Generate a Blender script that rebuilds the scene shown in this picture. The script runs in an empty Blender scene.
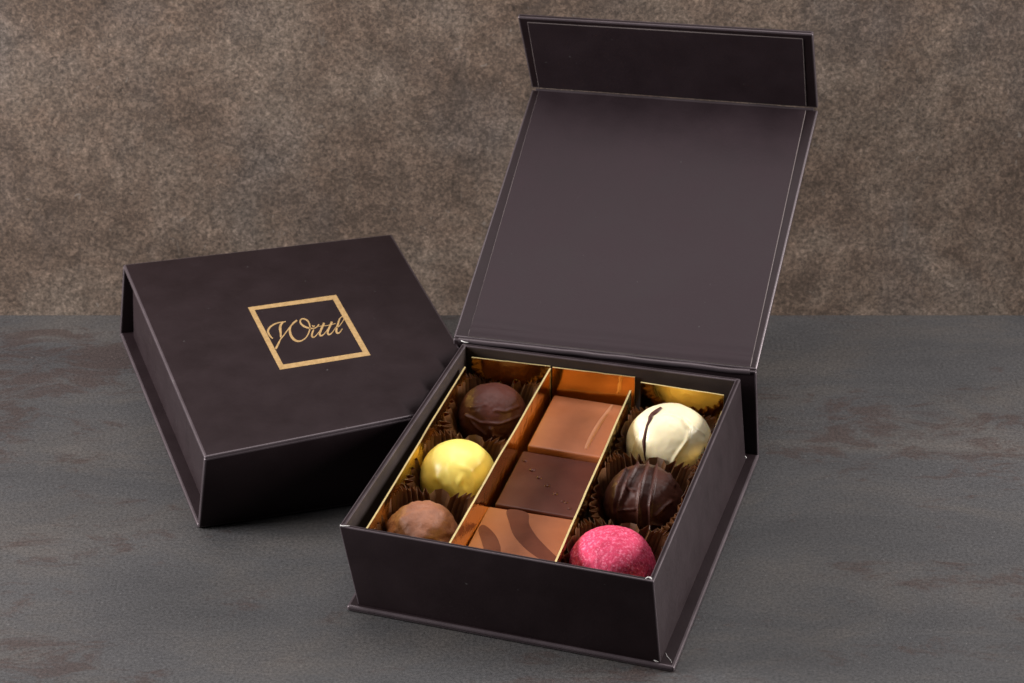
import bpy, bmesh, math, random
from mathutils import Vector, Matrix, noise
random.seed(7)
DENOISE = True
scene = bpy.context.scene
COL = scene.collection
MM = 0.001

# ---------------------------------------------------------------- helpers
def link(o, parent=None):
    COL.objects.link(o)
    if parent is not None:
        o.parent = parent
    return o

def empty(name, loc, rz, label, cat, group=None):
    o = bpy.data.objects.new(name, None)
    o.empty_display_size = 0.02
    o.location = loc
    o.rotation_euler = (0, 0, rz)
    o['label'] = label
    o['category'] = cat
    if group: o['group'] = group
    return link(o)

def obj(name, bm, mats, parent=None, smooth=False, recalc=True, angle=None):
    if recalc:
        bmesh.ops.recalc_face_normals(bm, faces=bm.faces)
    me = bpy.data.meshes.new(name)
    bm.to_mesh(me); bm.free()
    for m in (mats if isinstance(mats, (list, tuple)) else [mats]):
        me.materials.append(m)
    if smooth:
        for p in me.polygons: p.use_smooth = True
        if angle: me.set_sharp_from_angle(angle=math.radians(angle))
    o = bpy.data.objects.new(name, me)
    return link(o, parent)

def tag(o, label, cat, group=None):
    o['label'] = label; o['category'] = cat
    if group: o['group'] = group
    return o

def V(p): return Vector(p) * MM

def bevel(bm, off, seg=3, mat=-1, edges=None):
    es = edges if edges is not None else list(bm.edges)
    bmesh.ops.bevel(bm, geom=es, offset=off, segments=seg, profile=0.6, affect='EDGES', material=mat, clamp_overlap=True)

def hexa(bm, a, b):
    """closed hexahedron between quads a and b (lists of 4 metre points)"""
    va = [bm.verts.new(p) for p in a]; vb = [bm.verts.new(p) for p in b]
    bm.faces.new(va); bm.faces.new(vb[::-1])
    for i in range(4):
        j = (i + 1) % 4
        bm.faces.new((va[i], vb[i], vb[j], va[j]))

def board(name, quad, thick, mats, parent, off=0.7, seg=3):
    """paper-wrapped cardboard: quad is the outer face (mm), thickness goes against its normal"""
    q = [V(p) for p in quad]
    n = ((q[1]-q[0]).cross(q[3]-q[0]) + (q[3]-q[2]).cross(q[1]-q[2])).normalized()
    bm = bmesh.new(); G = 10
    def sheet_(off_):
        return [[bm.verts.new(bil(q, i/G, j/G) - n*off_) for i in range(G+1)] for j in range(G+1)]
    A, B = sheet_(0.0), sheet_(thick*MM)
    for j in range(G):
        for i in range(G):
            bm.faces.new((A[j][i], A[j][i+1], A[j+1][i+1], A[j+1][i]))
            bm.faces.new((B[j][i], B[j+1][i], B[j+1][i+1], B[j][i+1]))
    for k in range(G):
        for (a, b_, c, d) in ((A[0][k], A[0][k+1], B[0][k+1], B[0][k]), (A[G][k+1], A[G][k], B[G][k], B[G][k+1]),
                              (A[k+1][0], A[k][0], B[k][0], B[k+1][0]), (A[k][G], A[k+1][G], B[k+1][G], B[k][G])):
            bm.faces.new((a, d, c, b_))
    bmesh.ops.recalc_face_normals(bm, faces=bm.faces)
    sharp = [e for e in bm.edges if len(e.link_faces) == 2 and e.calc_face_angle(0) > 0.7]
    bevel(bm, off*MM, seg, 1, sharp)
    return obj(name, bm, mats, parent, smooth=True, angle=35)

def lerp(a, b, t): return a + (b-a)*t
def bil(q, u, v):
    return lerp(lerp(q[0], q[1], u), lerp(q[3], q[2], u), v)

# ---------------------------------------------------------------- materials
def newmat(name):
    m = bpy.data.materials.new(name); m.use_nodes = True
    nt = m.node_tree
    b = nt.nodes['Principled BSDF']
    return m, nt, b

def N(nt, t, **kw):
    n = nt.nodes.new(t)
    for k, v in kw.items():
        if k in n.inputs: n.inputs[k].default_value = v
        else: setattr(n, k, v)
    return n

def coords(nt, scale=(1,1,1), kind='Object'):
    tc = N(nt, 'ShaderNodeTexCoord'); mp = N(nt, 'ShaderNodeMapping')
    mp.inputs['Scale'].default_value = scale
    nt.links.new(tc.outputs[kind], mp.inputs['Vector'])
    return mp.outputs['Vector']

def noise_tex(nt, vec, scale, detail=4, rough=0.55, dist=0.0):
    n = N(nt, 'ShaderNodeTexNoise')
    n.inputs['Scale'].default_value = scale
    n.inputs['Detail'].default_value = detail
    n.inputs['Roughness'].default_value = rough
    n.inputs['Distortion'].default_value = dist
    nt.links.new(vec, n.inputs['Vector'])
    return n.outputs['Fac']

def ramp(nt, fac, stops):
    r = N(nt, 'ShaderNodeValToRGB')
    e = r.color_ramp.elements
    while len(e) < len(stops): e.new(0.5)
    for k, (p, c) in enumerate(stops):
        e[k].position = p
        e[k].color = (c[0], c[1], c[2], 1) if not isinstance(c, (int, float)) else (c, c, c, 1)
    nt.links.new(fac, r.inputs['Fac'])
    return r.outputs['Color']

def mix(nt, fac, a, b, mode='MIX'):
    m = N(nt, 'ShaderNodeMix', data_type='RGBA', blend_type=mode)
    if isinstance(fac, (int, float)): m.inputs[0].default_value = fac
    else: nt.links.new(fac, m.inputs[0])
    for i, x in ((6, a), (7, b)):
        if isinstance(x, tuple): m.inputs[i].default_value = (*x, 1)
        else: nt.links.new(x, m.inputs[i])
    return m.outputs[2]

def bump(nt, b, height, strength, dist):
    n = N(nt, 'ShaderNodeBump')
    n.inputs['Strength'].default_value = strength
    n.inputs['Distance'].default_value = dist
    nt.links.new(height, n.inputs['Height'])
    nt.links.new(n.outputs['Normal'], b.inputs['Normal'])
    return n

def paper(name, col, rough, wav=0.35):
    m, nt, b = newmat(name)
    v = coords(nt)
    f = noise_tex(nt, v, 900, 3, 0.6)
    c = noise_tex(nt, v, 60, 4, 0.6)
    colr = ramp(nt, c, [(0.3, tuple(x*0.85 for x in col)), (0.7, tuple(x*1.15 for x in col))])
    # sparse pale dust specks
    sp = ramp(nt, noise_tex(nt, v, 420, 2, 0.5), [(0.765, 0.0), (0.80, 1.0)])
    nt.links.new(mix(nt, sp, colr, (0.06, 0.055, 0.055)), b.inputs['Base Color'])
    r = ramp(nt, c, [(0.3, rough-0.05), (0.75, rough+0.07)])
    nt.links.new(r, b.inputs['Roughness'])
    b.inputs['Specular IOR Level'].default_value = 0.24
    b.inputs['Specular Tint'].default_value = (1.0, 0.86, 0.90, 1)
    h = N(nt, 'ShaderNodeMath', operation='MULTIPLY_ADD')
    nt.links.new(noise_tex(nt, v, 28, 2, 0.5), h.inputs[0]); h.inputs[1].default_value = 3.0
    nt.links.new(f, h.inputs[2])
    bump(nt, b, h.outputs[0], wav, 0.00012)
    return m

M = {}
M['paper'] = paper('dark_laminated_paper', (0.0105, 0.0058, 0.0068), 0.48)
M['paper_edge'] = paper('rubbed_paper_edge', (0.044, 0.034, 0.038), 0.36)
_pe = M['paper_edge'].node_tree.nodes['Principled BSDF']; _pe.inputs['Specular IOR Level'].default_value = 0.55
M['lining'] = paper('lining_paper', (0.0185, 0.0115, 0.0140), 0.55, 0.5)
M['lining_edge'] = paper('lining_cut_edge', (0.11, 0.092, 0.088), 0.6)
M['inner'] = paper('tray_inner_paper', (0.020, 0.014, 0.012), 0.5)
m, nt, b = newmat('torn_paper_white'); b.inputs['Base Color'].default_value = (0.62, 0.6, 0.58, 1); b.inputs['Roughness'].default_value = 0.8
M['torn'] = m

def gold(name, col, rough, wr):
    m, nt, b = newmat(name)
    v = coords(nt)
    b.inputs['Base Color'].default_value = (*col, 1)
    b.inputs['Metallic'].default_value = 1.0
    c = noise_tex(nt, v, 55, 3, 0.5)
    nt.links.new(ramp(nt, c, [(0.3, rough), (0.75, rough+0.10)]), b.inputs['Roughness'])
    bump(nt, b, noise_tex(nt, v, 150, 4, 0.6, 1.2), wr, 0.0012)
    return m
M['gold'] = gold('gold_foil_card', (0.93, 0.64, 0.15), 0.045, 0.30)
M['gold_flat'] = gold('gold_foil_flat', (0.90, 0.60, 0.13), 0.05, 0.07)
M['gold_edge'] = gold('gold_card_edge', (0.98, 0.80, 0.40), 0.42, 0.1)
m, nt, b = newmat('gold_hot_foil')
v = coords(nt)
nt.links.new(ramp(nt, noise_tex(nt, v, 500, 3, 0.6), [(0.3, (0.36, 0.225, 0.092)), (0.7, (0.50, 0.325, 0.145))]), b.inputs['Base Color'])
b.inputs['Metallic'].default_value = 0.35; b.inputs['Roughness'].default_value = 0.45
M['foil'] = m

def choc(name, c0, c1, rough, nscale=90, bs=0.12, bscale=220, bd=0.0006, sss=0.0, fine=None):
    m, nt, b = newmat(name)
    v = coords(nt)
    n = noise_tex(nt, v, nscale, 5, 0.6)
    col = ramp(nt, n, [(0.32, c0), (0.68, c1)])
    if fine:
        f = ramp(nt, noise_tex(nt, v, fine[0], 4, 0.7), [(fine[1], 0.0), (fine[2], 1.0)])
        col = mix(nt, f, col, fine[3])
    nt.links.new(col, b.inputs['Base Color'])
    nt.links.new(ramp(nt, noise_tex(nt, v, nscale*0.7, 3, 0.5), [(0.3, rough-0.06), (0.7, rough+0.08)]), b.inputs['Roughness'])
    if sss:
        b.inputs['Subsurface Weight'].default_value = sss
        b.inputs['Subsurface Radius'].default_value = (1.0, 0.6, 0.3)
        b.inputs['Subsurface Scale'].default_value = 0.002
    bump(nt, b, noise_tex(nt, v, bscale, 5, 0.6), bs, bd)
    return m
M['dark'] = choc('dark_chocolate', (0.050, 0.0125, 0.0085), (0.072, 0.020, 0.0135), 0.50)
M['milkline'] = choc('milk_chocolate_line', (0.36, 0.155, 0.085), (0.42, 0.19, 0.11), 0.38)
M['darkmatte'] = choc('dark_chocolate_dull', (0.046, 0.0135, 0.009), (0.068, 0.0215, 0.014), 0.46, bs=0.2)
M['darkflat'] = choc('dark_praline_chocolate', (0.066, 0.0165, 0.0115), (0.086, 0.0235, 0.0165), 0.42, bs=0.05)
M['milk'] = choc('milk_chocolate', (0.268, 0.086, 0.036), (0.32, 0.106, 0.046), 0.46, bs=0.06, fine=(1500, 0.68, 0.76, (0.42, 0.19, 0.10)))
M['milkrough'] = choc('milk_truffle_chocolate', (0.195, 0.070, 0.034), (0.30, 0.118, 0.060), 0.52, 120, 0.5, 260, 0.0012)
M['swirl'] = choc('dark_swirl_chocolate', (0.105, 0.027, 0.015), (0.140, 0.039, 0.022), 0.40, bs=0.04)
M['yellow'] = choc('yellow_chocolate', (0.80, 0.63, 0.13), (0.84, 0.69, 0.19), 0.36, 60, 0.06, 200, 0.0006, 0.25, (900, 0.73, 0.78, (0.70, 0.46, 0.08)))
M['white'] = choc('white_chocolate', (0.72, 0.62, 0.39), (0.77, 0.68, 0.46), 0.36, 60, 0.06, 180, 0.0006, 0.25)
M['pink'] = choc('pink_sugar_powder', (0.42, 0.012, 0.055), (0.58, 0.036, 0.108), 0.8, 190, 0.5, 900, 0.0005, 0.1, (850, 0.50, 0.72, (0.76, 0.20, 0.31)))

for k in ('dark', 'darkmatte', 'darkflat', 'swirl'):
    M[k].node_tree.nodes['Principled BSDF'].inputs['Specular IOR Level'].default_value = 0.26
m, nt, b = newmat('brown_glassine_paper')
v = coords(nt)
col = ramp(nt, noise_tex(nt, v, 140, 4, 0.6), [(0.3, (0.095, 0.038, 0.014)), (0.7, (0.17, 0.076, 0.030))])
nt.links.new(col, b.inputs['Base Color'])
b.inputs['Roughness'].default_value = 0.36
tr = N(nt, 'ShaderNodeBsdfTranslucent'); tr.inputs['Color'].default_value = (0.34, 0.10, 0.028, 1)
mx = N(nt, 'ShaderNodeMixShader'); mx.inputs[0].default_value = 0.30
nt.links.new(b.outputs[0], mx.inputs[1]); nt.links.new(tr.outputs[0], mx.inputs[2])
nt.links.new(mx.outputs[0], nt.nodes['Material Output'].inputs['Surface'])
M['cup'] = m

# slate-like table top: grey with soft streaks and rusty brown stains running left-right
m, nt, b = newmat('grey_slate_tabletop')
v1 = coords(nt, (1, 1, 1)); vs = coords(nt, (0.34, 1.25, 1))
base = ramp(nt, noise_tex(nt, coords(nt, (0.55, 1.15, 1)), 22, 12, 0.70, 0.5), [(0.30, (0.032, 0.0315, 0.0335)), (0.48, (0.041, 0.0395, 0.0405)), (0.60, (0.050, 0.0455, 0.0435)), (0.74, (0.066, 0.058, 0.053))])
st = noise_tex(nt, coords(nt, (0.5, 1.15, 1)), 62, 15, 0.78, 0.6)
st2 = noise_tex(nt, coords(nt, (0.55, 1.0, 1)), 11, 5, 0.6)
mul = N(nt, 'ShaderNodeMath', operation='MULTIPLY_ADD'); nt.links.new(st2, mul.inputs[0]); mul.inputs[1].default_value = 0.9
nt.links.new(st, mul.inputs[2])
sc_ = N(nt, 'ShaderNodeMath', operation='MULTIPLY'); nt.links.new(mul.outputs[0], sc_.inputs[0]); sc_.inputs[1].default_value = 0.5
rust = ramp(nt, sc_.outputs[0], [(0.500, 0.0), (0.545, 0.64)])
c = mix(nt, rust, base, (0.030, 0.0165, 0.0135))
cl = noise_tex(nt, coords(nt, (0.7, 1, 1)), 5.5, 5, 0.6)
c = mix(nt, 1.0, c, ramp(nt, cl, [(0.32, 0.80), (0.68, 1.2)]), 'MULTIPLY')
gr = noise_tex(nt, v1, 800, 4, 0.75)
c = mix(nt, 1.0, c, ramp(nt, gr, [(0.28, 0.42), (0.72, 1.7)]), 'MULTIPLY')
spk = ramp(nt, noise_tex(nt, v1, 800, 2, 0.5), [(0.74, 0.0), (0.80, 0.6)])
c = mix(nt, spk, c, (0.20, 0.19, 0.18))
nt.links.new(c, b.inputs['Base Color'])
nt.links.new(ramp(nt, noise_tex(nt, vs, 30, 5, 0.6), [(0.3, 0.48), (0.7, 0.62)]), b.inputs['Roughness'])
b.inputs['Specular IOR Level'].default_value = 0.4
bump(nt, b, noise_tex(nt, v1, 500, 5, 0.65), 0.35, 0.0004)
M['slate'] = m

# brown fibrous stone board behind
m, nt, b = newmat('brown_grainy_stone')
v1 = coords(nt)
big = noise_tex(nt, v1, 13, 7, 0.66, 0.4)
col = ramp(nt, big, [(0.28, (0.078, 0.050, 0.035)), (0.48, (0.142, 0.098, 0.072)), (0.70, (0.215, 0.166, 0.130))])
blue = ramp(nt, noise_tex(nt, coords(nt, (1.3, 1, 0.8)), 14, 4, 0.6), [(0.50, 0.0), (0.70, 0.55)])
col = mix(nt, blue, col, (0.120, 0.103, 0.094))
med = noise_tex(nt, v1, 78, 7, 0.72, 0.7)
col = mix(nt, 1.0, col, ramp(nt, med, [(0.30, 0.66), (0.5, 0.98), (0.71, 1.42)]), 'MULTIPLY')
fin = noise_tex(nt, v1, 620, 4, 0.7, 0.5)
col = mix(nt, 1.0, col, ramp(nt, fin, [(0.31, 0.38), (0.5, 0.96), (0.70, 1.95)]), 'MULTIPLY')
fleck = ramp(nt, noise_tex(nt, v1, 260, 3, 0.55, 1.0), [(0.67, 0.0), (0.74, 0.7)])
col = mix(nt, fleck, col, (0.27, 0.225, 0.19))
fib = ramp(nt, noise_tex(nt, coords(nt, (1, 1, 0.16)), 190, 4, 0.65, 0.3), [(0.66, 0.0), (0.74, 0.5)])
col = mix(nt, fib, col, (0.235, 0.195, 0.165))
dk = ramp(nt, noise_tex(nt, v1, 34, 6, 0.72, 1.0), [(0.60, 0.0), (0.72, 0.5)])
col = mix(nt, dk, col, (0.060, 0.045, 0.038))
nt.links.new(col, b.inputs['Base Color'])
b.inputs['Roughness'].default_value = 0.75
bump(nt, b, med, 0.4, 0.0012)
M['stone'] = m
# ---------------------------------------------------------------- setting
CAM = Vector((0, 0, 0.6484)); PITCH = 0.5203
bm = bmesh.new()
hexa(bm, [Vector(p) for p in ((-1.3, -0.5, 0), (1.3, -0.5, 0), (1.3, 1.157, 0), (-1.3, 1.157, 0))],
         [Vector(p) for p in ((-1.3, -0.5, -.03), (1.3, -0.5, -.03), (1.3, 1.157, -.03), (-1.3, 1.157, -.03))])
bevel(bm, 0.0012, 2)
o = obj('tabletop', bm, M['slate']); o['kind'] = 'structure'
bm = bmesh.new()
hexa(bm, [Vector(p) for p in ((-1.3, 1.215, -.5), (1.3, 1.215, -.5), (1.3, 1.215, .26), (-1.3, 1.215, .26))],
         [Vector(p) for p in ((-1.3, 1.235, -.5), (1.3, 1.235, -.5), (1.3, 1.235, .26), (-1.3, 1.235, .26))])
o = obj('backdrop', bm, M['stone']); o['kind'] = 'structure'

# ---------------------------------------------------------------- open box
OX, OY, OA = -0.0024, 0.8961, -0.2730
ROT = Matrix.Rotation(OA, 3, 'Z')
def W(p):            # open-box millimetres -> world metres
    return ROT @ (Vector(p) * MM) + Vector((OX, OY, 0))
def place(name, label, cat, group=None):
    return empty(name, (OX, OY, 0), OA, label, cat, group)

PM = [M['paper'], M['paper_edge']]
LM = [M['lining'], M['lining_edge']]
ob = place('gift_box', 'open dark brown gift box with lid tipped back, filled with chocolates', 'gift box', 'dark brown magnetic gift boxes')

def tray(parent, top, bot, wall, floor_t, name='tray'):
    T = [V(p) for p in top]; B = [V(p) for p in bot]
    def inset(q, z):
        c = sum(q, Vector()) / 4; r = []
        n = len(q)
        for i in range(4):
            p, a, b_ = q[i], q[i-1], q[(i+1) % 4]
            d1 = (b_-p).normalized(); d2 = (a-p).normalized()
            r.append(Vector((p + (d1+d2)*wall*MM).to_tuple()[:2] + (z,)))
        return r
    Ti = inset(T, T[0].z); Bi = inset(B, B[0].z + floor_t*MM)
    bm = bmesh.new()
    vT = [bm.verts.new(p) for p in T]; vB = [bm.verts.new(p) for p in B]
    vTi = [bm.verts.new(p) for p in Ti]; vBi = [bm.verts.new(p) for p in Bi]
    inner = []
    bm.faces.new(vB[::-1]); inner.append(bm.faces.new(vBi))
    for i in range(4):
        j = (i+1) % 4
        bm.faces.new((vB[i], vB[j], vT[j], vT[i]))
        bm.faces.new((vT[i], vT[j], vTi[j], vTi[i]))
        inner.append(bm.faces.new((vTi[i], vTi[j], vBi[j], vBi[i])))
    for f in inner: f.material_index = 2
    bmesh.ops.recalc_face_normals(bm, faces=bm.faces)
    es = [e for e in bm.edges if all(v in vT or v in vTi for v in e.verts) or (any(v in vT for v in e.verts) and any(v in vB for v in e.verts))]
    bevel(bm, 0.55*MM, 3, 1, es)
    return obj(name, bm, [M['paper'], M['paper_edge'], M['inner']], parent, smooth=True, angle=32)

# bottom cover, with the turned-in paper rim
board('base_plate', [(-66.3, 4.5, 2.6), (66.8, -0.7, 2.6), (67.8, 159, 2.6), (-66, 157.5, 2.6)], 2.5, PM, ob, 1.15, 4)
TT = [(-68.2, 4.3, 39.9), (57.5, 0.4, 39.9), (58.6, 156.2, 39.9), (-62.6, 153.4, 39.9)]
TB = [(-62.4, 6.8, 2.8), (61, 1.0, 2.8), (63.2, 152, 2.8), (-60, 151.5, 2.8)]
tr = tray(ob, TT, TB, 2.0, 1.5)
LBL, LBR, LTL, LTR, LA, LB = [Vector(p) for p in ((-67.59, 156.79, 40.49), (63.79, 164.36, 40.49), (-68.63, 288.17, 98.91), (62.41, 298.79, 100.28), (-71.87, 273.97, 141.64), (60.31, 284.22, 144.44))]
# spine between the bottom cover and the lid (outer face looks backwards)
board('spine', [(67.8, 159.6, 0.4), (-66, 158.2, 0.4), tuple(LBL+Vector((0, 1.2, -0.6))), tuple(LBR+Vector((0, 1.2, -0.6)))], 2.4, PM, ob, 0.8)
# lid board: outer face is the far side, so give the quad reversed and lift it behind the inner face
def thick_back(name, q, t, parent, off=0.8):
    q = [Vector(p) for p in q]
    n = (q[1]-q[0]).cross(q[3]-q[0]).normalized()          # towards the viewer (inner side)
    return board(name, [tuple(p) for p in q], t, PM, parent, off), n
lid, nl = thick_back('lid', [LBL, LBR, LTR, LTL], 2.6, ob)
dfl = (LA-LTL).normalized(); dfr = (LB-LTR).normalized()
FB = [LTL+dfl*1.0, LTR+dfr*1.0, LB-dfr*1.6, LA-dfl*1.6]
flap, nf = thick_back('flap', FB, 2.6, ob)

def sheet(name, q, n, t, nu, nv, fn, mats, parent):
    """thin pasted sheet over quad q (mm): fn(u,v) gives extra lift in mm; the rim shows the cut edge"""
    q = [Vector(p) for p in q]
    bm = bmesh.new(); g = []; lo = []
    for j in range(nv+1):
        r = []
        for i in range(nu+1):
            u, v_ = i/nu, j/nv
            r.append(bm.verts.new((bil(q, u, v_) + n*(t + fn(u, v_))) * MM))
        g.append(r)
    for j in range(nv):
        for i in range(nu):
            bm.faces.new((g[j][i], g[j][i+1], g[j+1][i+1], g[j+1][i]))
    ring = [g[0][i] for i in range(nu+1)] + [g[j][nu] for j in range(1, nv+1)] + [g[nv][i] for i in range(nu-1, -1, -1)] + [g[j][0] for j in range(nv-1, 0, -1)]
    cen = sum(q, Vector())/4*MM
    low = [bm.verts.new(v_.co - n*(t+0.4)*MM + (v_.co-cen).normalized()*0.42*MM) for v_ in ring]
    for k in range(len(ring)):
        l = (k+1) % len(ring)
        f = bm.faces.new((ring[k], low[k], low[l], ring[l])); f.material_index = 1
    return obj(name, bm, mats, parent, smooth=True, angle=40)

def hinge_lift(u, v_):
    w = noise.noise(Vector((u*4, v_*6, 3.1)))
    d = v_*140                                             # mm from the hinge
    a = 0.65*math.exp(-((d-3.2-1.1*w)/1.3)**2) - 0.15*math.exp(-((d-6.5-1.6*w)/1.8)**2) + 0.30*math.exp(-((d-9.5-2*w)/1.8)**2)*(0.5+0.5*noise.noise(Vector((u*5, 1, 2))))
    a += 0.10*noise.noise(Vector((u*5, v_*5, 7.7))) + 0.08
    return max(a, -0.2)
sheet('lining', [LBL+(LBR-LBL)*0.048+(LTL-LBL)*0.006, LBR-(LBR-LBL)*0.022+(LTR-LBR)*0.006, LTR-(LTR-LTL)*0.041-(LTR-LBR)*0.006, LTL+(LTR-LTL)*0.026-(LTL-LBL)*0.006],
      nl, 0.36, 60, 80, hinge_lift, LM, lid)
sheet('lining', [FB[0]+(FB[1]-FB[0])*0.027+(FB[3]-FB[0])*0.03, FB[1]-(FB[1]-FB[0])*0.041+(FB[2]-FB[1])*0.03, FB[2]-(FB[2]-FB[3])*0.036-(FB[2]-FB[1])*0.06, FB[3]+(FB[2]-FB[3])*0.032-(FB[3]-FB[0])*0.06],
      nf, 0.36, 30, 14, lambda u, v_: 0.06+0.06*noise.noise(Vector((u*5, v_*3, 1.7))), LM, flap)

def tube(name, pts, r, mats, parent, seg=8, fn=None):
    bm = bmesh.new(); pts = [Vector(p) for p in pts]; rings = []
    for i, p in enumerate(pts):
        t = (pts[min(i+1, len(pts)-1)] - pts[max(i-1, 0)]).normalized()
        a = t.orthogonal().normalized() if abs(t.z) > 0.95 else t.cross(Vector((0, 0, 1))).normalized()
        b_ = t.cross(a)
        rr = r * (fn(i/(len(pts)-1)) if fn else 1)
        rings.append([bm.verts.new((p + (a*math.cos(2*math.pi*k/seg)+b_*math.sin(2*math.pi*k/seg))*rr)*MM) for k in range(seg)])
    for i in range(len(rings)-1):
        for k in range(seg):
            l = (k+1) % seg
            bm.faces.new((rings[i][k], rings[i][l], rings[i+1][l], rings[i+1][k]))
    bm.faces.new(rings[0][::-1]); bm.faces.new(rings[-1])
    return obj(name, bm, mats, parent, smooth=True, angle=50)
# folded paper joints along the two hinges
def wob(p, k, a): return p + Vector((0, a*noise.noise(Vector((k*0.35, 1.3, p.z*0.1))), a*noise.noise(Vector((k*0.35, 5.3, 2)))))
tube('fold_crease', [wob(lerp(LTL, LTR, 0.015+0.97*k/30)+nl*0.2+nf*0.2, k, 0.25) for k in range(31)], 0.75, M['paper_edge'], lid)
tube('fold_crease', [wob(lerp(LBL, LBR, 0.02+0.96*k/30)+Vector((0, -1.2, -0.9)), k, 0.35) for k in range(31)], 1.25, M['paper_edge'], lid)

# rubbed-white paper tears on corners
def scuff(pts, r, parent): return tube('paper_scuff', pts, r, M['torn'], parent, 6, lambda t: 0.35+0.65*math.sin(math.pi*min(max(t, 0.02), 0.98)))
scuff([(-67.9, 5.2, 39.9), (-67.6, 4.4, 40.0), (-66.3, 4.5, 40.05), (-65.0, 5.0, 40.0), (-64.2, 5.4, 39.95)], 0.26, tr)
scuff([(54.2, 1.3, 40.0), (54.9, 2.1, 40.1), (55.9, 2.2, 40.1), (56.6, 1.6, 40.0)], 0.36, tr)
scuff([(58.4, 0.75, 3.6), (59.4, 0.7, 3.2), (60.2, 0.8, 3.0)], 0.32, tr)
scuff([(61.6, 7.6, 2.62), (62.6, 5.6, 2.66), (64.4, 3.6, 2.66), (65.2, 2.2, 2.6)], 0.12, tr)
scuff([(63.1, 151.2, 5.2), (63.4, 152.0, 3.9), (62.6, 152.2, 3.2), (61.9, 150.5, 3.0)], 0.3, tr)
scuff([(-64.6, 156.3, 40.6), (-63.3, 154.7, 40.1), (-61.6, 154.0, 40.1), (-60.2, 154.3, 40.0)], 0.2, tr)

# ---------------------------------------------------------------- closed box
CX, CY, CA = -0.0673, 0.9971, 0.3182
cb = empty('gift_box', (CX, CY, 0), CA, 'closed dark brown gift box with gold framed lettering on its lid', 'gift box', 'dark brown magnetic gift boxes')
Z = 37.5
board('base_plate', [(-65.3, -0.1, 2.4), (64.5, -5.6, 2.4), (64.5, 161, 2.4), (-63.8, 168.0, 2.4)], 2.3, PM, cb, 1.0, 4)
tray(cb, [(-57.6, 3.6, 34.0), (58.5, 5.5, 34.0), (59.5, 153.0, 34.0), (-57.0, 161.0, 34.0)],
         [(-59.4, 3.8, 2.6), (58.5, 0.8, 2.6), (59.5, 153.0, 2.6), (-58.6, 161.0, 2.6)], 2.0, 1.5)
CLID = [(-61.55, -5.6, Z), (62.0, 0.6, Z), (63.93, 157.1, Z), (-59.93, 166.64, Z)]
clid = board('lid', CLID, 2.3, PM, cb, 1.0, 4)
board('spine', [(64.3, 161.3, 0.5), (-63.9, 168.5, 0.5), (-60.0, 167.0, Z-0.7), (63.9, 157.5, Z-0.7)], 2.3, PM, cb, 0.8)
# front flap bows very slightly
board('flap', [(-65.0, -0.6, 0.5), (64.3, -6.0, 0.5), (62.0, -0.1, Z-0.9), (-61.7, -6.0, Z-0.9)], 2.3, PM, cb, 0.9)
scuff([(-64.2, 2.6, 2.6), (-63.2, 3.4, 4.4), (-62.6, 3.6, 6.2)], 0.2, cb)

# its hidden near corner presses flat against the open box's left wall
def clip(o):
    ca = Matrix.Translation((CX, CY, 0)) @ Matrix.Rotation(CA, 4, 'Z')
    a, c = W((-68.9, 4.3, 0)), W((-63.4, 153.4, 0))
    if o.name.startswith('base_plate'): a, c = W((-67.0, 0, 0)), W((-66.8, 150, 0))
    d = (c-a).normalized(); n = Vector((d.y, -d.x, 0))
    inv = ca.inverted(); co = inv @ a; no = inv.to_3x3() @ n
    bm = bmesh.new(); bm.from_mesh(o.data)
    r = bmesh.ops.bisect_plane(bm, geom=list(bm.verts)+list(bm.edges)+list(bm.faces), plane_co=co, plane_no=no, clear_outer=True)
    bmesh.ops.holes_fill(bm, edges=[e for e in bm.edges if e.is_boundary], sides=0)
    bm.to_mesh(o.data); bm.free()
for ch in list(cb.children):
    if not ch.name.startswith('spine') and not ch.name.startswith('paper'): clip(ch)

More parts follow.
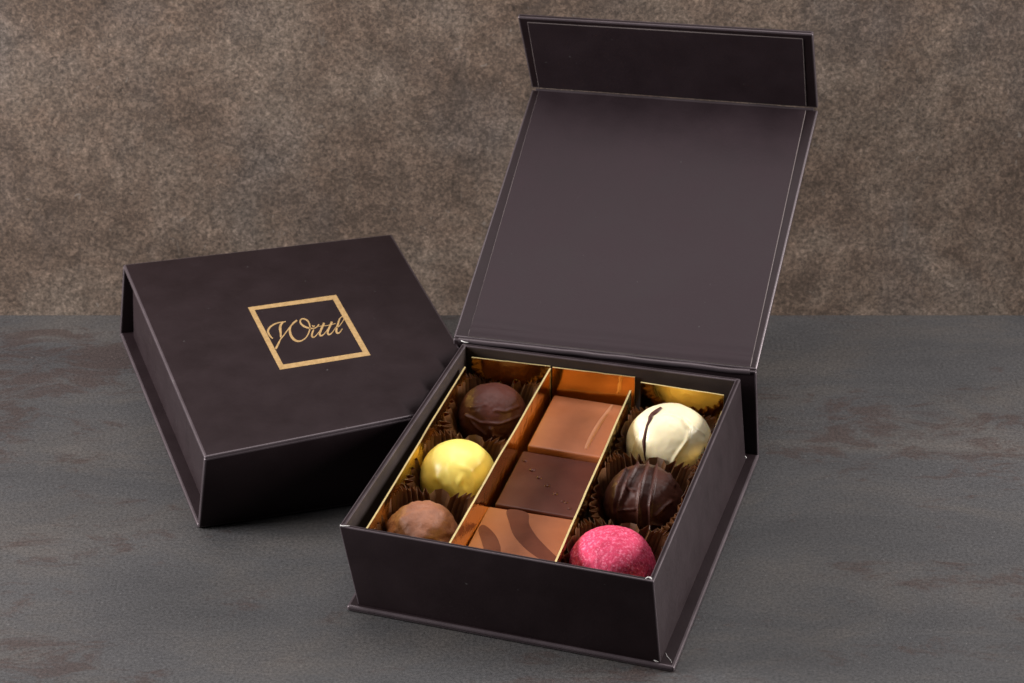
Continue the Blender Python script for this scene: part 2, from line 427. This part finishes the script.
# gold foil frame and lettering, pressed on the lid
ZT = Z + 0.03
fr_o = [(-15.67, 109.79), (24.35, 108.72), (24.31, 52.32), (-15.61, 52.54)]
fr_i = [(-13.45, 106.55), (21.83, 104.92), (21.88, 56.01), (-13.26, 56.29)]
bm = bmesh.new()
vo = [bm.verts.new(V((x, y, ZT))) for x, y in fr_o]; vi = [bm.verts.new(V((x, y, ZT))) for x, y in fr_i]
for i in range(4):
    j = (i+1) % 4
    bm.faces.new((vo[i], vi[i], vi[j], vo[j]))
r = bmesh.ops.extrude_face_region(bm, geom=list(bm.faces))
for v_ in [g for g in r['geom'] if isinstance(g, bmesh.types.BMVert)]: v_.co.z -= 0.028*MM
obj('logo_frame', bm, M['foil'], clid)
STROKES = [[[-11.75,79.61,-12.18,79.05],[-11.92,80.44,-12.42,79.79],[-12.08,81.25,-12.67,80.56],[-12.18,82.1,-12.87,81.46],[-12.22,83.14,-13.0,82.55],[-12.21,84.26,-13.08,83.75],[-12.15,85.21,-13.07,84.9],[-12.06,85.85,-12.95,85.9],[-11.94,86.33,-12.72,86.84],[-11.73,86.89,-12.37,87.73],[-11.4,87.6,-11.9,88.62],[-10.96,88.37,-11.32,89.49],[-10.44,89.08,-10.66,90.27],[-9.81,89.73,-9.92,90.94],[-9.08,90.34,-9.13,91.51],[-8.35,90.85,-8.34,91.97],[-7.64,91.24,-7.58,92.29],[-6.92,91.51,-6.82,92.51],[-6.24,91.7,-6.12,92.65],[-5.62,91.77,-5.47,92.68],[-5.04,91.74,-4.88,92.64],[-4.48,91.73,-4.33,92.6],[-3.95,91.75,-3.82,92.62],[-3.47,91.78,-3.33,92.66],[-2.98,91.81,-2.85,92.69]],[[-3.3,92.51,-3.34,91.93],[-3.7,92.45,-3.75,91.69],[-4.12,92.39,-4.14,91.46],[-4.6,92.14,-4.48,91.13],[-5.11,91.66,-4.82,90.6],[-5.63,91.02,-5.17,89.93],[-6.12,90.27,-5.49,89.23],[-6.55,89.41,-5.77,88.53],[-6.94,88.45,-6.02,87.78],[-7.28,87.39,-6.25,87.01],[-7.52,86.25,-6.46,86.15],[-7.68,85.14,-6.66,85.14],[-7.82,84.15,-6.87,84.1],[-7.97,83.25,-7.08,83.15],[-8.13,82.38,-7.29,82.24],[-8.28,81.58,-7.52,81.35],[-8.44,80.85,-7.77,80.54],[-8.62,80.13,-8.03,79.82],[-8.8,79.39,-8.28,79.11]],[[-12.84,69.8,-13.27,70.82],[-12.51,70.29,-12.97,71.36],[-12.18,70.8,-12.67,71.88],[-11.79,71.46,-12.32,72.49],[-11.35,72.31,-11.87,73.27],[-10.86,73.27,-11.36,74.17],[-10.36,74.28,-10.82,75.1],[-9.85,75.34,-10.26,76.07],[-9.33,76.42,-9.67,77.1],[-8.78,77.43,-9.05,78.1],[-8.23,78.27,-8.43,78.96],[-7.62,79.08,-7.81,79.75],[-6.91,80.05,-7.1,80.68],[-6.02,81.32,-6.22,81.92],[-5.04,82.72,-5.24,83.33],[-4.13,84.01,-4.33,84.64],[-3.36,85.07,-3.57,85.74],[-2.66,86.0,-2.88,86.74],[-1.97,86.89,-2.2,87.7],[-1.27,87.76,-1.52,88.68],[-0.59,88.57,-0.84,89.64],[0.06,89.3,-0.13,90.51],[0.71,89.93,0.58,91.2],[1.38,90.51,1.28,91.75],[2.06,91.11,1.97,92.29]],[[-1.33,88.45,-1.18,88.05],[-1.79,87.89,-1.56,87.29],[-2.28,87.3,-1.93,86.55],[-2.75,86.55,-2.23,85.85],[-3.15,85.69,-2.46,85.14],[-3.48,84.74,-2.66,84.38],[-3.77,83.69,-2.84,83.53],[-4.02,82.5,-3.02,82.52],[-4.22,81.2,-3.17,81.41],[-4.35,79.9,-3.27,80.34],[-4.39,78.65,-3.29,79.31],[-4.36,77.43,-3.26,78.29],[-4.23,76.32,-3.18,77.39],[-4.02,75.36,-3.04,76.61],[-3.72,74.55,-2.85,75.9],[-3.37,73.9,-2.62,75.31],[-2.97,73.42,-2.36,74.84],[-2.52,73.12,-2.06,74.47],[-2.05,72.96,-1.72,74.23],[-1.56,72.93,-1.35,74.1],[-1.05,73.03,-0.93,74.1],[-0.48,73.29,-0.45,74.25],[0.16,73.7,0.14,74.56],[0.86,74.25,0.79,75.03],[1.57,74.95,1.43,75.65],[2.25,75.8,2.06,76.45],[2.93,76.79,2.68,77.41],[3.58,77.85,3.27,78.44],[4.2,79.03,3.83,79.57],[4.79,80.29,4.37,80.79],[5.29,81.44,4.83,81.9],[5.66,82.39,5.16,82.78],[5.94,83.27,5.4,83.51],[6.18,84.21,5.61,84.31],[6.39,85.29,5.8,85.27],[6.56,86.43,5.95,86.31],[6.67,87.5,6.05,87.27],[6.73,88.48,6.07,88.11],[6.73,89.41,6.04,88.85],[6.64,90.27,5.96,89.49],[6.42,91.02,5.8,90.08],[6.12,91.64,5.58,90.64],[5.8,92.12,5.32,91.1],[5.44,92.49,5.05,91.45],[5.05,92.73,4.75,91.7],[4.61,92.78,4.47,91.76],[4.13,92.57,4.16,91.6],[3.66,92.16,3.82,91.26],[3.23,91.61,3.57,90.88],[2.9,90.91,3.4,90.49],[2.65,90.1,3.28,90.03],[2.52,89.21,3.22,89.5],[2.5,88.27,3.24,88.82],[2.58,87.27,3.32,88.03],[2.76,86.33,3.48,87.29],[3.05,85.48,3.74,86.61],[3.42,84.72,4.07,85.93],[3.84,84.05,4.45,85.29],[4.3,83.48,4.84,84.7],[4.8,82.99,5.27,84.16],[5.33,82.6,5.72,83.7],[5.88,82.3,6.2,83.31],[6.46,82.08,6.7,83.01],[7.05,82.03,7.19,82.9],[7.63,82.18,7.69,83.01],[8.21,82.49,8.19,83.3],[8.78,82.95,8.69,83.7],[9.32,83.57,9.16,84.21],[9.83,84.31,9.66,84.87],[10.32,85.02,10.16,85.55]],[[6.97,85.1,7.35,85.53],[7.02,84.58,7.49,85.13],[7.08,84.02,7.62,84.79],[7.31,83.58,7.66,84.7],[7.71,83.73,7.68,84.69],[7.99,84.13,7.89,84.81],[8.23,84.49,8.16,84.97]],[[6.7,81.76,7.03,81.21],[6.24,80.98,6.63,80.34],[5.79,80.18,6.23,79.49],[5.37,79.39,5.89,78.69],[5.0,78.62,5.58,77.95],[4.65,77.82,5.32,77.31],[4.39,76.95,5.18,76.82],[4.27,76.04,5.09,76.34],[4.3,75.2,5.06,75.87],[4.5,74.57,5.07,75.64],[4.89,74.37,5.15,75.52],[5.35,74.53,5.39,75.48],[5.87,74.96,5.79,75.7],[6.52,75.72,6.39,76.32],[7.27,76.71,7.12,77.23],[7.96,77.66,7.81,78.13],[8.52,78.47,8.38,78.9],[9.04,79.24,8.9,79.65],[9.56,80.01,9.42,80.41]],[[12.37,86.2,12.94,85.24],[11.89,85.28,12.46,84.32],[11.41,84.36,11.98,83.4],[10.91,83.4,11.48,82.44],[10.37,82.37,10.94,81.41],[9.8,81.28,10.38,80.35],[9.27,80.23,9.87,79.33],[8.76,79.2,9.38,78.33],[8.27,78.16,8.96,77.42],[7.89,77.09,8.71,76.8],[7.75,76.04,8.63,76.43],[7.85,75.23,8.61,76.09],[8.12,74.72,8.63,75.88],[8.53,74.62,8.74,75.76],[8.98,74.82,9.02,75.77],[9.47,75.21,9.41,75.97],[10.03,75.82,9.91,76.44],[10.64,76.59,10.51,77.13],[11.23,77.39,11.1,77.86],[11.78,78.16,11.64,78.59],[12.32,78.95,12.17,79.37],[12.85,79.75,12.71,80.15]],[[15.86,86.15,16.48,85.12],[15.41,85.27,16.01,84.26],[14.97,84.38,15.55,83.4],[14.49,83.45,15.06,82.49],[13.96,82.41,14.51,81.48],[13.39,81.31,13.93,80.43],[12.86,80.23,13.41,79.42],[12.36,79.2,12.94,78.43],[11.89,78.15,12.53,77.52],[11.52,77.11,12.28,76.84],[11.36,76.09,12.17,76.36],[11.39,75.22,12.15,75.95],[11.63,74.62,12.16,75.76],[12.05,74.52,12.25,75.67],[12.52,74.76,12.54,75.7],[13.02,75.19,12.94,75.94],[13.58,75.81,13.46,76.42],[14.2,76.6,14.06,77.12],[14.81,77.44,14.66,77.9],[15.39,78.32,15.23,78.73],[15.96,79.25,15.8,79.64],[16.53,80.18,16.37,80.56]],[[9.32,83.27,9.43,83.77],[9.93,83.19,10.04,83.7],[10.54,83.12,10.65,83.62],[11.24,83.04,11.35,83.55],[12.06,82.92,12.18,83.46],[12.98,82.8,13.09,83.36],[13.96,82.77,14.06,83.35],[15.01,82.91,15.09,83.47],[16.12,83.14,16.19,83.68],[17.22,83.38,17.29,83.88]],[[16.72,79.54,16.71,80.21],[17.19,79.86,17.19,80.51],[17.68,80.2,17.64,80.8],[18.26,80.75,18.17,81.28],[18.99,81.65,18.86,82.13],[19.78,82.74,19.64,83.2],[20.49,83.76,20.34,84.22],[21.09,84.62,20.92,85.08],[21.62,85.44,21.4,85.85],[22.03,86.28,21.71,86.51],[22.25,87.2,21.87,87.15],[22.31,88.06,21.91,87.77],[22.19,88.7,21.85,88.13],[21.88,88.97,21.69,88.26],[21.44,88.93,21.38,88.24],[20.98,88.66,21.03,88.02],[20.5,88.17,20.67,87.55],[19.99,87.48,20.27,86.86],[19.46,86.61,19.85,86.0],[18.9,85.51,19.39,84.92],[18.32,84.26,18.9,83.65],[17.77,83.05,18.38,82.36],[17.21,81.85,17.84,81.1],[16.64,80.61,17.31,79.88],[16.16,79.44,16.87,78.81],[15.78,78.38,16.53,77.9],[15.48,77.39,16.28,77.16],[15.31,76.43,16.15,76.62],[15.3,75.54,16.12,76.2],[15.46,74.83,16.15,75.85],[15.8,74.43,16.2,75.68],[16.27,74.51,16.35,75.64],[16.76,74.9,16.69,75.78],[17.27,75.46,17.12,76.14],[17.81,76.25,17.62,76.78],[18.39,77.2,18.2,77.66],[18.96,78.13,18.79,78.56]]]
bm = bmesh.new()
for k, s in enumerate(STROKES):
    zt = (ZT + 0.012 + 0.004*k)*MM; zb = (Z+0.002)*MM
    P = [[bm.verts.new((a*MM, b_*MM, z)) for (a, b_, z) in ((e[0], e[1], zt), (e[2], e[3], zt), (e[0], e[1], zb), (e[2], e[3], zb))] for e in s]
    for i in range(len(P)-1):
        a, c = P[i], P[i+1]
        bm.faces.new((a[0], a[1], c[1], c[0]))
        bm.faces.new((a[0], c[0], c[2], a[2])); bm.faces.new((a[1], a[3], c[3], c[1]))
obj('lettering', bm, M['foil'], clid, recalc=False)

# ---------------------------------------------------------------- gold card insert
gi = place('gold_card_insert', 'mirror gold card insert dividing the open box into three lanes', 'card insert')
GM = [M['gold'], M['gold_edge']]
def wall_sheet(name, p0, p1, z0, z1, th, lean=(0, 0)):
    gm = [M['gold_flat'], M['gold_edge']] if name == 'end_tab' else GM
    """upright card between two plan points, slightly buckled"""
    a = Vector((*p0, 0)); b_ = Vector((*p1, 0)); d = (b_-a).normalized(); n = Vector((-d.y, d.x, 0))
    nu, nv = 28, 5
    bm = bmesh.new(); F = []; B = []
    for j in range(nv+1):
        rf, rb = [], []
        for i in range(nu+1):
            u, t = i/nu, j/nv
            p = lerp(a, b_, u) + Vector((lean[0]*(1-t), lean[1]*(1-t), lerp(z0, z1, t)))
            p += n*(0.35*noise.noise(Vector((u*6, t*1.5, p0[0]*.37+2))) * math.sin(math.pi*u))
            rf.append(bm.verts.new((p+n*th/2)*MM)); rb.append(bm.verts.new((p-n*th/2)*MM))
        F.append(rf); B.append(rb)
    for j in range(nv):
        for i in range(nu):
            bm.faces.new((F[j][i], F[j+1][i], F[j+1][i+1], F[j][i+1]))
            bm.faces.new((B[j][i], B[j][i+1], B[j+1][i+1], B[j+1][i]))
    for i in range(nu):
        f = bm.faces.new((F[nv][i], B[nv][i], B[nv][i+1], F[nv][i+1])); f.material_index = 1
        bm.faces.new((F[0][i], F[0][i+1], B[0][i+1], B[0][i]))
    for i in (0, nu):
        for j in range(nv):
            f = bm.faces.new((F[j][i], B[j][i], B[j+1][i], F[j+1][i])); f.material_index = 1
    return obj(name, bm, gm, gi, smooth=True, angle=40)
wall_sheet('side_wall', (-59.5, 9.5), (-57.9, 141.5), 5, 35.5, 0.75)
wall_sheet('divider', (-25.5, 9.0), (-22.6, 150.2), 5, 35.5, 0.8)
wall_sheet('divider', (17.2, 6.0), (14.7, 141.5), 5, 35.5, 0.8)
wall_sheet('side_wall', (54.6, 5.0), (53.9, 143.5), 5, 30.5, 0.75)
wall_sheet('end_tab', (-57.3, 149.3), (-22.9, 151.0), 5, 36, 0.75, (0, 1.0))
wall_sheet('end_tab', (-21.7, 150.5), (14.1, 151.8), 5, 36, 0.75, (0, 0.4))
wall_sheet('end_tab', (17.5, 148.4), (53.5, 147.4), 5, 36, 0.75, (0, 1.5))

# ---------------------------------------------------------------- truffles
def seg_dist(px, py, poly):
    best = 9.0
    for (ax, ay), (bx, by) in zip(poly, poly[1:]):
        dx, dy = bx-ax, by-ay
        t = ((px-ax)*dx + (py-ay)*dy)/(dx*dx+dy*dy+1e-12); t = min(1, max(0, t))
        q = math.hypot(px-ax-t*dx, py-ay-t*dy)
        if q < best: best = q
    return best

def view_frame(c):
    f = (CAM - c).normalized()
    right = Vector((0, 0, 1)).cross(f).normalized()      # picture-right as seen from in front
    return right, f.cross(right).normalized(), f

RK = [1.5]
def truffle(name, lp, R, mat, label, ridges=(), bumps=(), lump=0.0, lumpscale=2.0, sub=5, squash=1.0, drizzle=None, fine=0.0, finef=14):
    zb = 4.7
    zc = R*squash*0.96 + zb
    c = W((lp[0], lp[1], zc)); right, upv, f = view_frame(c)
    bm = bmesh.new(); bmesh.ops.create_icosphere(bm, subdivisions=sub, radius=1.0)
    seed = lp[0]*0.13 + lp[1]*0.07
    def surf(d):
        u, w_, s = d.dot(right), d.dot(upv), d.dot(f)
        h = lump*noise.fractal(d*lumpscale + Vector((seed, 0, 3)), 0.8, 2.1, 4)
        if fine: h += fine*noise.fractal(d*finef + Vector((seed, 5, 3)), 0.7, 2.1, 3)
        if s > -0.15:
            for poly, wd, hh in ridges:
                q = seg_dist(u, w_, poly)
                if q < wd*3: h += RK[0]*hh*math.exp(-(q/(wd*0.75))**2)
            for bu, bw, wd, hh in bumps:
                q = math.hypot(u-bu, w_-bw)
                if q < wd*3: h += hh*math.exp(-(q/wd)**2)
        r = (R + h)
        p = Vector((d.x*r, d.y*r, d.z*r*squash))
        if p.z < -R*squash*0.96: p.z = -R*squash*0.96
        return p
    for v_ in bm.verts:
        v_.co = surf(v_.co.normalized())*MM + Vector((0, 0, R*squash*0.96*MM))
    o = obj(name, bm, mat, None, smooth=True)
    o.location = (c.x, c.y, zb*MM)
    tag(o, label, 'chocolate', 'round truffles')
    if drizzle:
        poly, rad, dm = drizzle
        pts = []
        for (ax, ay), (bx, by) in zip(poly, poly[1:]):
            for k in range(8):
                x, y = lerp(ax, bx, k/8), lerp(ay, by, k/8)
                d = right*x + upv*y + f*math.sqrt(max(0.0, 1-x*x-y*y))
                pts.append(surf(d.normalized())*1.0 + Vector((0, 0, R*squash*0.96)))
        tube('drizzle', pts, rad, dm, o, 8, lambda t: 0.75+0.45*math.sin(t*9)*math.sin(t*4+1))
    return o

RK[0] = 2.7
truffle('truffle', (-42.3, 129.8), 15.1, M['dark'], 'smooth glossy dark truffle with brushed swirls, at the back left',
        [([(-.75, .10), (-.35, -.12), (.2, -.15), (.75, .05)], .035, .35), ([(-.72, .08), (-.45, -.25), (-.2, -.45)], .04, .40),
         ([(-.05, -.28), (.0, -.5), (-.05, -.75)], .05, .45), ([(.0, -.45), (.25, -.52)], .03, .35), ([(.35, -.75), (.45, -.5), (.7, -.4)], .05, .45),
         ([(.05, .22), (.35, .18), (.7, .32)], .05, .3), ([(-.6, .3), (-.2, .38)], .06, .2)],
        [(-.62, .02, .05, .35), (.8, .12, .12, .5)], 0.55, 1.6, 6)
RK[0] = 1.5
truffle('truffle', (-42.7, 79.3), 16.0, M['yellow'], 'pale yellow truffle with small swirled bumps on top',
        [([(-.15, .45), (-.22, .2), (-.15, -.2), (.0, -.45), (.2, -.55), (.38, -.4), (.42, -.1), (.3, .2), (.05, .3)], .06, .32),
         ([(.1, .05), (.0, -.15), (.12, -.3)], .06, .35)],
        [(-.5, .0, .09, .8), (-.55, -.25, .06, .4), (.05, -.08, .09, .8), (-.32, -.15, .08, .5), (.15, -.42, .14, .5)], 0.35, 1.5, 5)
truffle('truffle', (-44.2, 34.9), 14.9, M['milkrough'], 'rough milk chocolate truffle at the front left',
        [([(-.75, .15), (-.6, .45), (-.2, .7), (.3, .72)], .05, .3), ([(.0, .05), (.3, .0), (.55, -.15)], .04, .5), ([(-.5, -.1), (-.45, -.35), (-.3, -.5)], .05, .5), ([(.5, -.2), (.45, -.5)], .05, .5), ([(.6, .1), (.85, .1)], .06, .4)],
        [(-.4, -.3, .1, .5), (.55, -.25, .08, .5)], 0.9, 2.2, 5, fine=0.28)
truffle('truffle', (36.1, 123.2), 18.2, M['white'], 'ivory white truffle with one thin dark drizzle line',
        [([(.25, .62), (.42, .42), (.38, .15), (.12, -.25), (.02, -.5)], .045, .55), ([(-.55, .6), (-.1, .75), (.35, .62), (.75, .3)], .03, .25),
         ([(-.75, .2), (-.85, -.2), (-.82, -.4)], .03, .3), ([(-.68, .35), (-.72, -.1), (-.62, -.5)], .025, .2), ([(.55, -.5), (.75, -.62)], .08, .5), ([(.15, -.45), (.25, -.75)], .06, .4)],
        [(.42, .45, .05, .4), (.6, -.55, .12, .4)], 0.4, 1.5, 6,
        drizzle=([(-.22, .86), (-.42, .70), (-.52, .45), (-.58, .10), (-.56, -.20), (-.47, -.55)], 0.95, M['dark']))
RK[0] = 2.5
truffle('truffle', (35.2, 80.1), 16.2, M['darkmatte'], 'dark truffle striped with raised chocolate drizzle lines',
        [([(-.42, .85), (-.62, .4), (-.70, -.1), (-.66, -.6)], .03, .75), ([(-.15, .95), (-.40, .5), (-.55, .0), (-.55, -.7)], .034, .9),
         ([(.08, .97), (-.06, .5), (-.12, .0), (-.10, -.75)], .034, .9), ([(.28, .92), (.22, .5), (.14, .0), (.17, -.8)], .034, .9),
         ([(-.35, .55), (-.38, .38), (-.25, .35)], .03, .5), ([(-.55, -.15), (-.2, -.12)], .025, .4), ([(.3, -.25), (.55, .0), (.7, .1)], .05, .4), ([(.2, -.45), (.45, -.5), (.4, -.65)], .04, .5), ([(.6, .75), (.75, .5)], .05, .4)],
        [], 0.5, 2.0, 6)
truffle('truffle', (34.3, 29.8), 17.4, M['pink'], 'bright pink powdered truffle at the front right',
        [], [(-.1, .35, .2, -.3), (.2, -.1, .15, -.3)], 0.4, 2.0, 6, 1.0, fine=0.17, finef=24)

# ---------------------------------------------------------------- pleated paper cups
def cup(lp, rx, ry, zr, label, xlim, n=36):
    c = W((lp[0], lp[1], 0))
    rnd = random.Random(int(lp[0]*10+lp[1]*100))
    bm = bmesh.new()
    S = n*6; NZ = 8; rows = []
    jit = [rnd.uniform(-1, 1) for _ in range(n)]; hj = [rnd.uniform(-1, 1) for _ in range(n)]
    for k in range(NZ+1):
        t = k/NZ; row = []
        for s in range(S):
            ph = s/6.0; i = int(ph) % n; fr_ = ph-int(ph)
            a = 2*math.pi*(ph + 0.16*jit[i]*math.sin(math.pi*fr_))/n
            tri = math.cos(2*math.pi*fr_)                     # sharp in / out folds
            amp = (0.3 + 1.5*t)*(1+0.25*jit[i])
            rb = 12.4
            ex = lerp(rb, rx, t**0.85) + amp*tri; ey = lerp(rb, ry, t**0.85) + amp*tri
            pw = lerp(1.0, 0.55, t)
            x = ex*math.copysign(abs(math.cos(a))**pw, math.cos(a)); y = ey*math.copysign(abs(math.sin(a))**pw, math.sin(a))
            # the lane walls press the sides in
            lim = lerp(xlim-1.0, xlim, t)
            if abs(x) > lim - 1.4:
                ov = abs(x) - (lim-1.4); x = math.copysign(lim-1.4 + 1.3*(1-math.exp(-ov/1.3)), x)
            y += 0.5*noise.noise(Vector((a*2, t*2, lp[1])))
            z = 5.4 + (zr-5.4 + 4.5*math.cos(a)**2 - 4.5*max(0, -math.sin(a)))*t + (0.55*hj[i] + 0.45*tri)*t*t + 0.7*t*noise.noise(Vector((math.cos(a)*1.5, math.sin(a)*1.5, lp[0])))
            row.append(bm.verts.new((ROT @ Vector((x, y, z)))*MM))
        rows.append(row)
    cen = bm.verts.new(Vector((0, 0, 5.4))*MM)
    for s in range(S):
        s2 = (s+1) % S
        bm.faces.new((cen, rows[0][s], rows[0][s2]))
        for k in range(NZ):
            bm.faces.new((rows[k][s], rows[k][s2], rows[k+1][s2], rows[k+1][s]))
    o = obj('paper_cup', bm, M['cup'])
    o.location = (c.x, c.y, 0)
    md = o.modifiers.new('thick', 'SOLIDIFY'); md.thickness = 0.00012
    return tag(o, label, 'paper cup', 'pleated brown paper cups')
cup((-41.3, 127.0), 17.4, 23.5, 26.5, 'brown pleated paper cup holding the glossy dark truffle', 17.4)
cup((-42.2, 78.3), 17.4, 23.8, 26.5, 'brown pleated paper cup holding the yellow truffle', 17.2)
cup((-42.9, 33.6), 17.2, 22.5, 27.5, 'brown pleated paper cup holding the rough milk chocolate truffle', 17.2)
cup((34.6, 122.5), 19.0, 22.5, 25.0, 'brown pleated paper cup holding the white truffle', 18.6)
cup((34.9, 80.0), 18.8, 23.8, 27.0, 'brown pleated paper cup holding the drizzle striped dark truffle', 18.4)
cup((35.4, 30.6), 19.0, 23.5, 26.5, 'brown pleated paper cup holding the pink truffle', 18.3)

# ---------------------------------------------------------------- pralines
def praline(x0, x1, y0, y1, z1, mat, label, off=0.9, slant=(0, 0), feat=None):
    c = W(((x0+x1)/2, (y0+y1)/2, 5.2))
    hx, hy = (x1-x0)/2, (y1-y0)/2; h = z1-5.2
    bm = bmesh.new()
    q0 = [Vector((-hx-.4, -hy-.3, 0)), Vector((hx+.4, -hy-.3, 0)), Vector((hx+.4, hy+.1, 0)), Vector((-hx-.4, hy+.1, 0))]
    sx, sy = slant
    q1 = [Vector((-hx, -hy+sy, h)), Vector((hx, -hy-sy, h)), Vector((hx, hy-sy, h)), Vector((-hx, hy+sy, h))]
    hexa(bm, [p*MM for p in q1], [p*MM for p in q0])
    bmesh.ops.recalc_face_normals(bm, faces=bm.faces)
    bevel(bm, off*MM, 4)
    o = obj('praline', bm, mat, None, smooth=True, angle=40)
    o.location = c; o.rotation_euler = (0, 0, OA)
    tag(o, label, 'chocolate', 'rectangular pralines')
    return o, Vector(((x0+x1)/2, (y0+y1)/2, 5.2))
pm, pc = praline(-20.3, 13.0, 104.8, 147.7, 24.0, M['milk'], 'plain milk chocolate praline with one raised line across it', 1.0, (0, 0.4))
tube('raised_line', [Vector((x, y, 23.35))-pc for x, y in ((5.9, 146.3), (5.1, 139), (4.4, 133), (3.9, 126), (3.6, 118), (3.6, 112), (3.7, 109.3))], 1.35, M['milkline'], pm, 8, lambda t: 0.7+0.3*math.sin(math.pi*t))
pd, pc = praline(-22.0, 13.0, 61.3, 103.6, 22.0, M['darkflat'], 'flat dark chocolate praline with a diagonal row of tiny bumps', 1.0, (0, 0.5))
bm = bmesh.new()
for i, (x, y) in enumerate(((-18.9, 96.5), (-14.2, 90.5), (-9.9, 85.8), (-5.1, 80.7), (-0.5, 75.7), (3.7, 71.1), (5.4, 70.6), (7.8, 66.7))):
    r = bmesh.ops.create_uvsphere(bm, u_segments=14, v_segments=8, radius=1.0)
    s = (0.8, 1.15, 1.1, 1.0, 1.0, 0.7, 0.7, 0.7)[i]
    for v_ in r['verts']:
        v_.co = Vector(((x-pc.x + v_.co.x*s*1.1)*MM, (y-pc.y + v_.co.y*s*1.1)*MM, (22.0-pc.z + v_.co.z*s*0.62)*MM))
obj('raised_dots', bm, M['darkflat'], pd, smooth=True)
ps, pc = praline(-24.2, 13.2, 13.5, 60.2, 21.5, M['milk'], 'milk chocolate praline with broad curved dark stripes', 0.7, (0, 0.1))
def overlay(poly):
    bm = bmesh.new()
    vs_ = [bm.verts.new(Vector((x-0.2-pc.x, y+0.7-pc.y, 21.54-pc.z))*MM) for x, y in poly]
    f = bm.faces.new(vs_)
    r = bmesh.ops.extrude_face_region(bm, geom=[f])
    for g in r['geom']:
        if isinstance(g, bmesh.types.BMVert): g.co.z -= 0.06*MM
    return obj('dark_stripe', bm, M['swirl'], ps)
def smooth_poly(P, n=5):
    out = []
    for i in range(len(P)):
        a, b_, c, d = [Vector(P[(i+k) % len(P)]) for k in (-1, 0, 1, 2)]
        for k in range(n):
            t = k/n
            out.append(tuple(0.5*((2*b_)+(c-a)*t+(2*a-5*b_+4*c-d)*t*t+(3*b_-a-3*c+d)*t**3)))
    return out
overlay(smooth_poly([(-16.0, 59.2), (-12.4, 49.6), (-8.6, 42.2), (-2.8, 35.4), (2.8, 30.7), (8.3, 27.4), (12.4, 25.5), (12.6, 30.5), (9.3, 34.3), (5.3, 38.3), (-0.2, 44.5), (-4.9, 51.7), (-7.7, 59.2)]))
overlay(smooth_poly([(-23.2, 45.2), (-23.0, 41.5), (-19.8, 34.8), (-16.5, 27.4), (-15.0, 20), (-8.2, 19), (-10.3, 29.1), (-12.0, 34.2), (-15.5, 40.2), (-19.5, 44.4), (-21.8, 45.9)]))

# ---------------------------------------------------------------- light
def area(name, loc, target, sx, sy, power, col):
    l = bpy.data.lights.new(name, 'AREA'); l.shape = 'RECTANGLE'; l.size = sx; l.size_y = sy; l.energy = power; l.color = col
    o = bpy.data.objects.new(name, l); COL.objects.link(o)
    o.location = loc
    o.rotation_euler = (Vector(target)-Vector(loc)).to_track_quat('-Z', 'Y').to_euler()
    return o
area('softbox_top', (0.0, 1.32, 1.12), (0, 1.03, 0), 1.0, 0.75, 9.5, (1.0, 0.965, 0.955))
area('softbox_left', (-1.0, 0.98, 0.42), (0, 1.05, 0.05), 0.45, 0.5, 27, (1.0, 0.97, 0.965))
area('softbox_right', (1.1, 1.04, 0.40), (0, 1.05, 0.05), 0.45, 0.5, 26, (1.0, 0.965, 0.95))
w = bpy.data.worlds.new('World'); scene.world = w; w.use_nodes = True
bg = w.node_tree.nodes['Background']; bg.inputs['Color'].default_value = (0.9, 0.95, 1.0, 1); bg.inputs['Strength'].default_value = 0.018

# ---------------------------------------------------------------- camera
cd = bpy.data.cameras.new('camera'); cam = bpy.data.objects.new('camera', cd); COL.objects.link(cam)
cam.location = CAM; cam.rotation_euler = (math.pi/2 - PITCH, 0, 0)
cd.lens = 100; cd.sensor_width = 36; cd.clip_start = 0.01; cd.clip_end = 100
cd.dof.use_dof = True; cd.dof.focus_distance = 1.14; cd.dof.aperture_fstop = 30
scene.camera = cam
scene.view_settings.view_transform = 'Standard'; scene.view_settings.look = 'None'
scene.view_settings.exposure = 0; scene.view_settings.gamma = 1
scene.render.engine = 'CYCLES'
scene.cycles.use_denoising = DENOISE
scene.cycles.sample_clamp_indirect = 3.0
scene.cycles.blur_glossy = 1.0
scene.cycles.use_adaptive_sampling = False
scene.cycles.max_bounces = 10
scene.render.resolution_x = 1024; scene.render.resolution_y = 683
